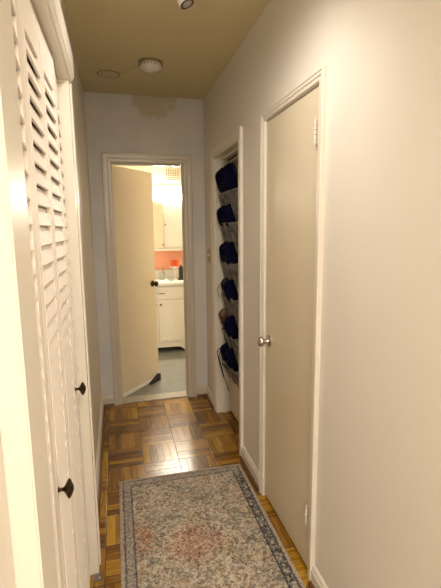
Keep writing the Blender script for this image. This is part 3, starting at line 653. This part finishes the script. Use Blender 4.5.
b = B(); bx(b, 0.640, 0.940, KY - 0.019, KY - 0.015, KZ0 + 0.05, KZ1 - 0.045, 0.001); obj('white_mirror_inset', b, M['counter'], d)  # plain white colour stands in for the mirror's bright reflection
b = B(); lathe(b, [(0.001, 0), (0.005, 0), (0.009, 0.012), (0.009, 0.016), (0.001, 0.019)], Matrix.Translation((0.618, KY - 0.016, 1.56)) @ Matrix.Rotation(PI / 2, 4, 'X'), 12); obj('knob', b, M['bronze'], d, True)
# vanity light
t = thing('vanity_light', 'lit bathroom light bar with frosted glass shades', 'wall lamp', (0, 0, 0))
b = B(); bx(b, 0.28, 0.90, BY1 - 0.030, BY1 - 0.001, 1.99, 2.06, 0.006); obj('wall_bar', b, M['vent'], t)
for x in (0.38, 0.58, 0.78):
    b = B(); tube(b, [(x, BY1 - 0.03, 2.045), (x, BY1 - 0.10, 2.075), (x, BY1 - 0.125, 2.055)], 0.008, 8); lathe(b, [(0.012, 2.07), (0.028, 2.045), (0.030, 2.04), (0.001, 2.039)][::-1], Matrix.Translation((x, BY1 - 0.125, 0)), 20); a = obj('arm', b, M['vent'], t, True)
    b = B(); lathe(b, [(0.001, 1.915), (0.050, 1.915), (0.062, 1.93), (0.058, 1.97), (0.040, 2.015), (0.026, 2.040), (0.001, 2.040)], Matrix.Translation((x, BY1 - 0.125, 0)), 24); o = obj('glass_shade', b, M['globe'], t, True); o['label'] = 'frosted glass shade, lit'
# vent grille
t = thing('vent_grille', 'cream square-holed air vent grille high on the bathroom wall', 'air vent', (0.755, BY1, 2.19))
b = B(); bx(b, -0.088, 0.088, -0.004, -0.001, -0.068, 0.068); obj('backing', b, M['hole'], t)
b = B()
for i in range(9): x = -0.088 + i * 0.022; bx(b, x - 0.004, x + 0.004, -0.008, -0.003, -0.072, 0.072)
for i in range(7): z = -0.068 + i * 0.0227; bx(b, -0.092, 0.092, -0.0085, -0.0035, z - 0.004, z + 0.004)
obj('grille', b, M['vent'], t)
# rubber wedge under the ajar door
b = B()
u = Vector((math.cos(ang), math.sin(ang), 0)); nrm = Vector((u.y, -u.x, 0)); c0 = Vector((-0.003, 3.692, 0.0045)) + u * 0.385 + nrm * 0.008
W = [(0, 0), (0.165, 0), (0.165, 0.062), (0.150, 0.064), (0.0, 0.006)]
prism(b, W, lambda p, k: c0 + u * p[0] + nrm * (0.0 if k == 0 else 0.030) + Vector((0, 0, p[1])))
tag(obj('door_wedge', b, M['rubber']), 'black rubber wedge at the foot of the ajar bathroom door', 'door wedge')

# ================================================================ LIGHTS
def area(name, loc, rot, sx, sy, w, col, spread=180):
    l = bpy.data.lights.new(name, 'AREA'); l.shape = 'RECTANGLE'; l.size = sx; l.size_y = sy; l.energy = w; l.color = col; l.spread = math.radians(spread)
    o = bpy.data.objects.new(name, l); C.objects.link(o); o.location = loc; o.rotation_euler = rot; return o
# ceiling lamp behind the viewer
t = thing('ceiling_lamp', 'flush frosted ceiling lamp behind the viewer', 'ceiling lamp', (0.29, -1.15, ZC))
b = B(); lathe(b, [(0.001, -0.02), (0.16, -0.02), (0.165, -0.015), (0.165, 0.0), (0.001, 0.0)]); obj('base', b, M['white'], t, True)
b = B(); lathe(b, [(0.001, -0.085), (0.07, -0.08), (0.125, -0.055), (0.15, -0.02), (0.001, -0.02)]); obj('shade', b, M['bulb'], t, True)
area('lamp_light', (0.29, -1.15, ZC - 0.10), (0, 0, 0), 0.28, 0.28, 52, (1.0, 0.95, 0.885))
def spot(name, loc, target, w, col, size, blend, rad):
    l = bpy.data.lights.new(name, 'SPOT'); l.energy = w; l.color = col; l.spot_size = math.radians(size); l.spot_blend = blend; l.shadow_soft_size = rad
    o = bpy.data.objects.new(name, l); C.objects.link(o); o.location = loc
    o.rotation_euler = (Vector(target) - Vector(loc)).to_track_quat('-Z', 'Y').to_euler(); return o
spot('track_beam', (0.315, 1.345, ZC - 0.15), (0.36, 1.9, 0.6), 33, (1.0, 0.93, 0.84), 155, 1.0, 0.11)

for x in (0.38, 0.58, 0.78): area('vanity_bulb', (x, BY1 - 0.16, 1.905), (math.radians(-38), 0, 0), 0.09, 0.09, 16, (1.0, 0.90, 0.72))

# ================================================================ WORLD, CAMERA
w = bpy.data.worlds.new('World'); sc.world = w; w.use_nodes = True
w.node_tree.nodes['Background'].inputs[0].default_value = (1.0, 0.9, 0.75, 1); w.node_tree.nodes['Background'].inputs[1].default_value = 0.05

f, yaw, pitch, roll, h = 419.36, 0.2426, 0.1562, -0.0109, 1.5114
r = Vector((math.cos(yaw), -math.sin(yaw), 0)); fw = Vector((math.sin(yaw), math.cos(yaw), 0)); up = Vector((0, 0, 1))
F = fw * math.cos(pitch) - up * math.sin(pitch); U = up * math.cos(pitch) + fw * math.sin(pitch)
R = r * math.cos(roll) + U * math.sin(roll); U2 = U * math.cos(roll) - r * math.sin(roll)
cam = bpy.data.cameras.new('Camera'); co = bpy.data.objects.new('Camera', cam); C.objects.link(co); sc.camera = co
co.matrix_world = Matrix(((R.x, U2.x, -F.x, 0), (R.y, U2.y, -F.y, 0), (R.z, U2.z, -F.z, h), (0, 0, 0, 1)))
cam.sensor_fit = 'VERTICAL'; cam.sensor_height = 24; cam.lens = f / 588 * 24; cam.clip_start = 0.02

vs = sc.view_settings; vs.view_transform = 'Standard'; vs.look = 'None'; vs.gamma = 1; vs.exposure = 0.12; vs.use_curve_mapping = False
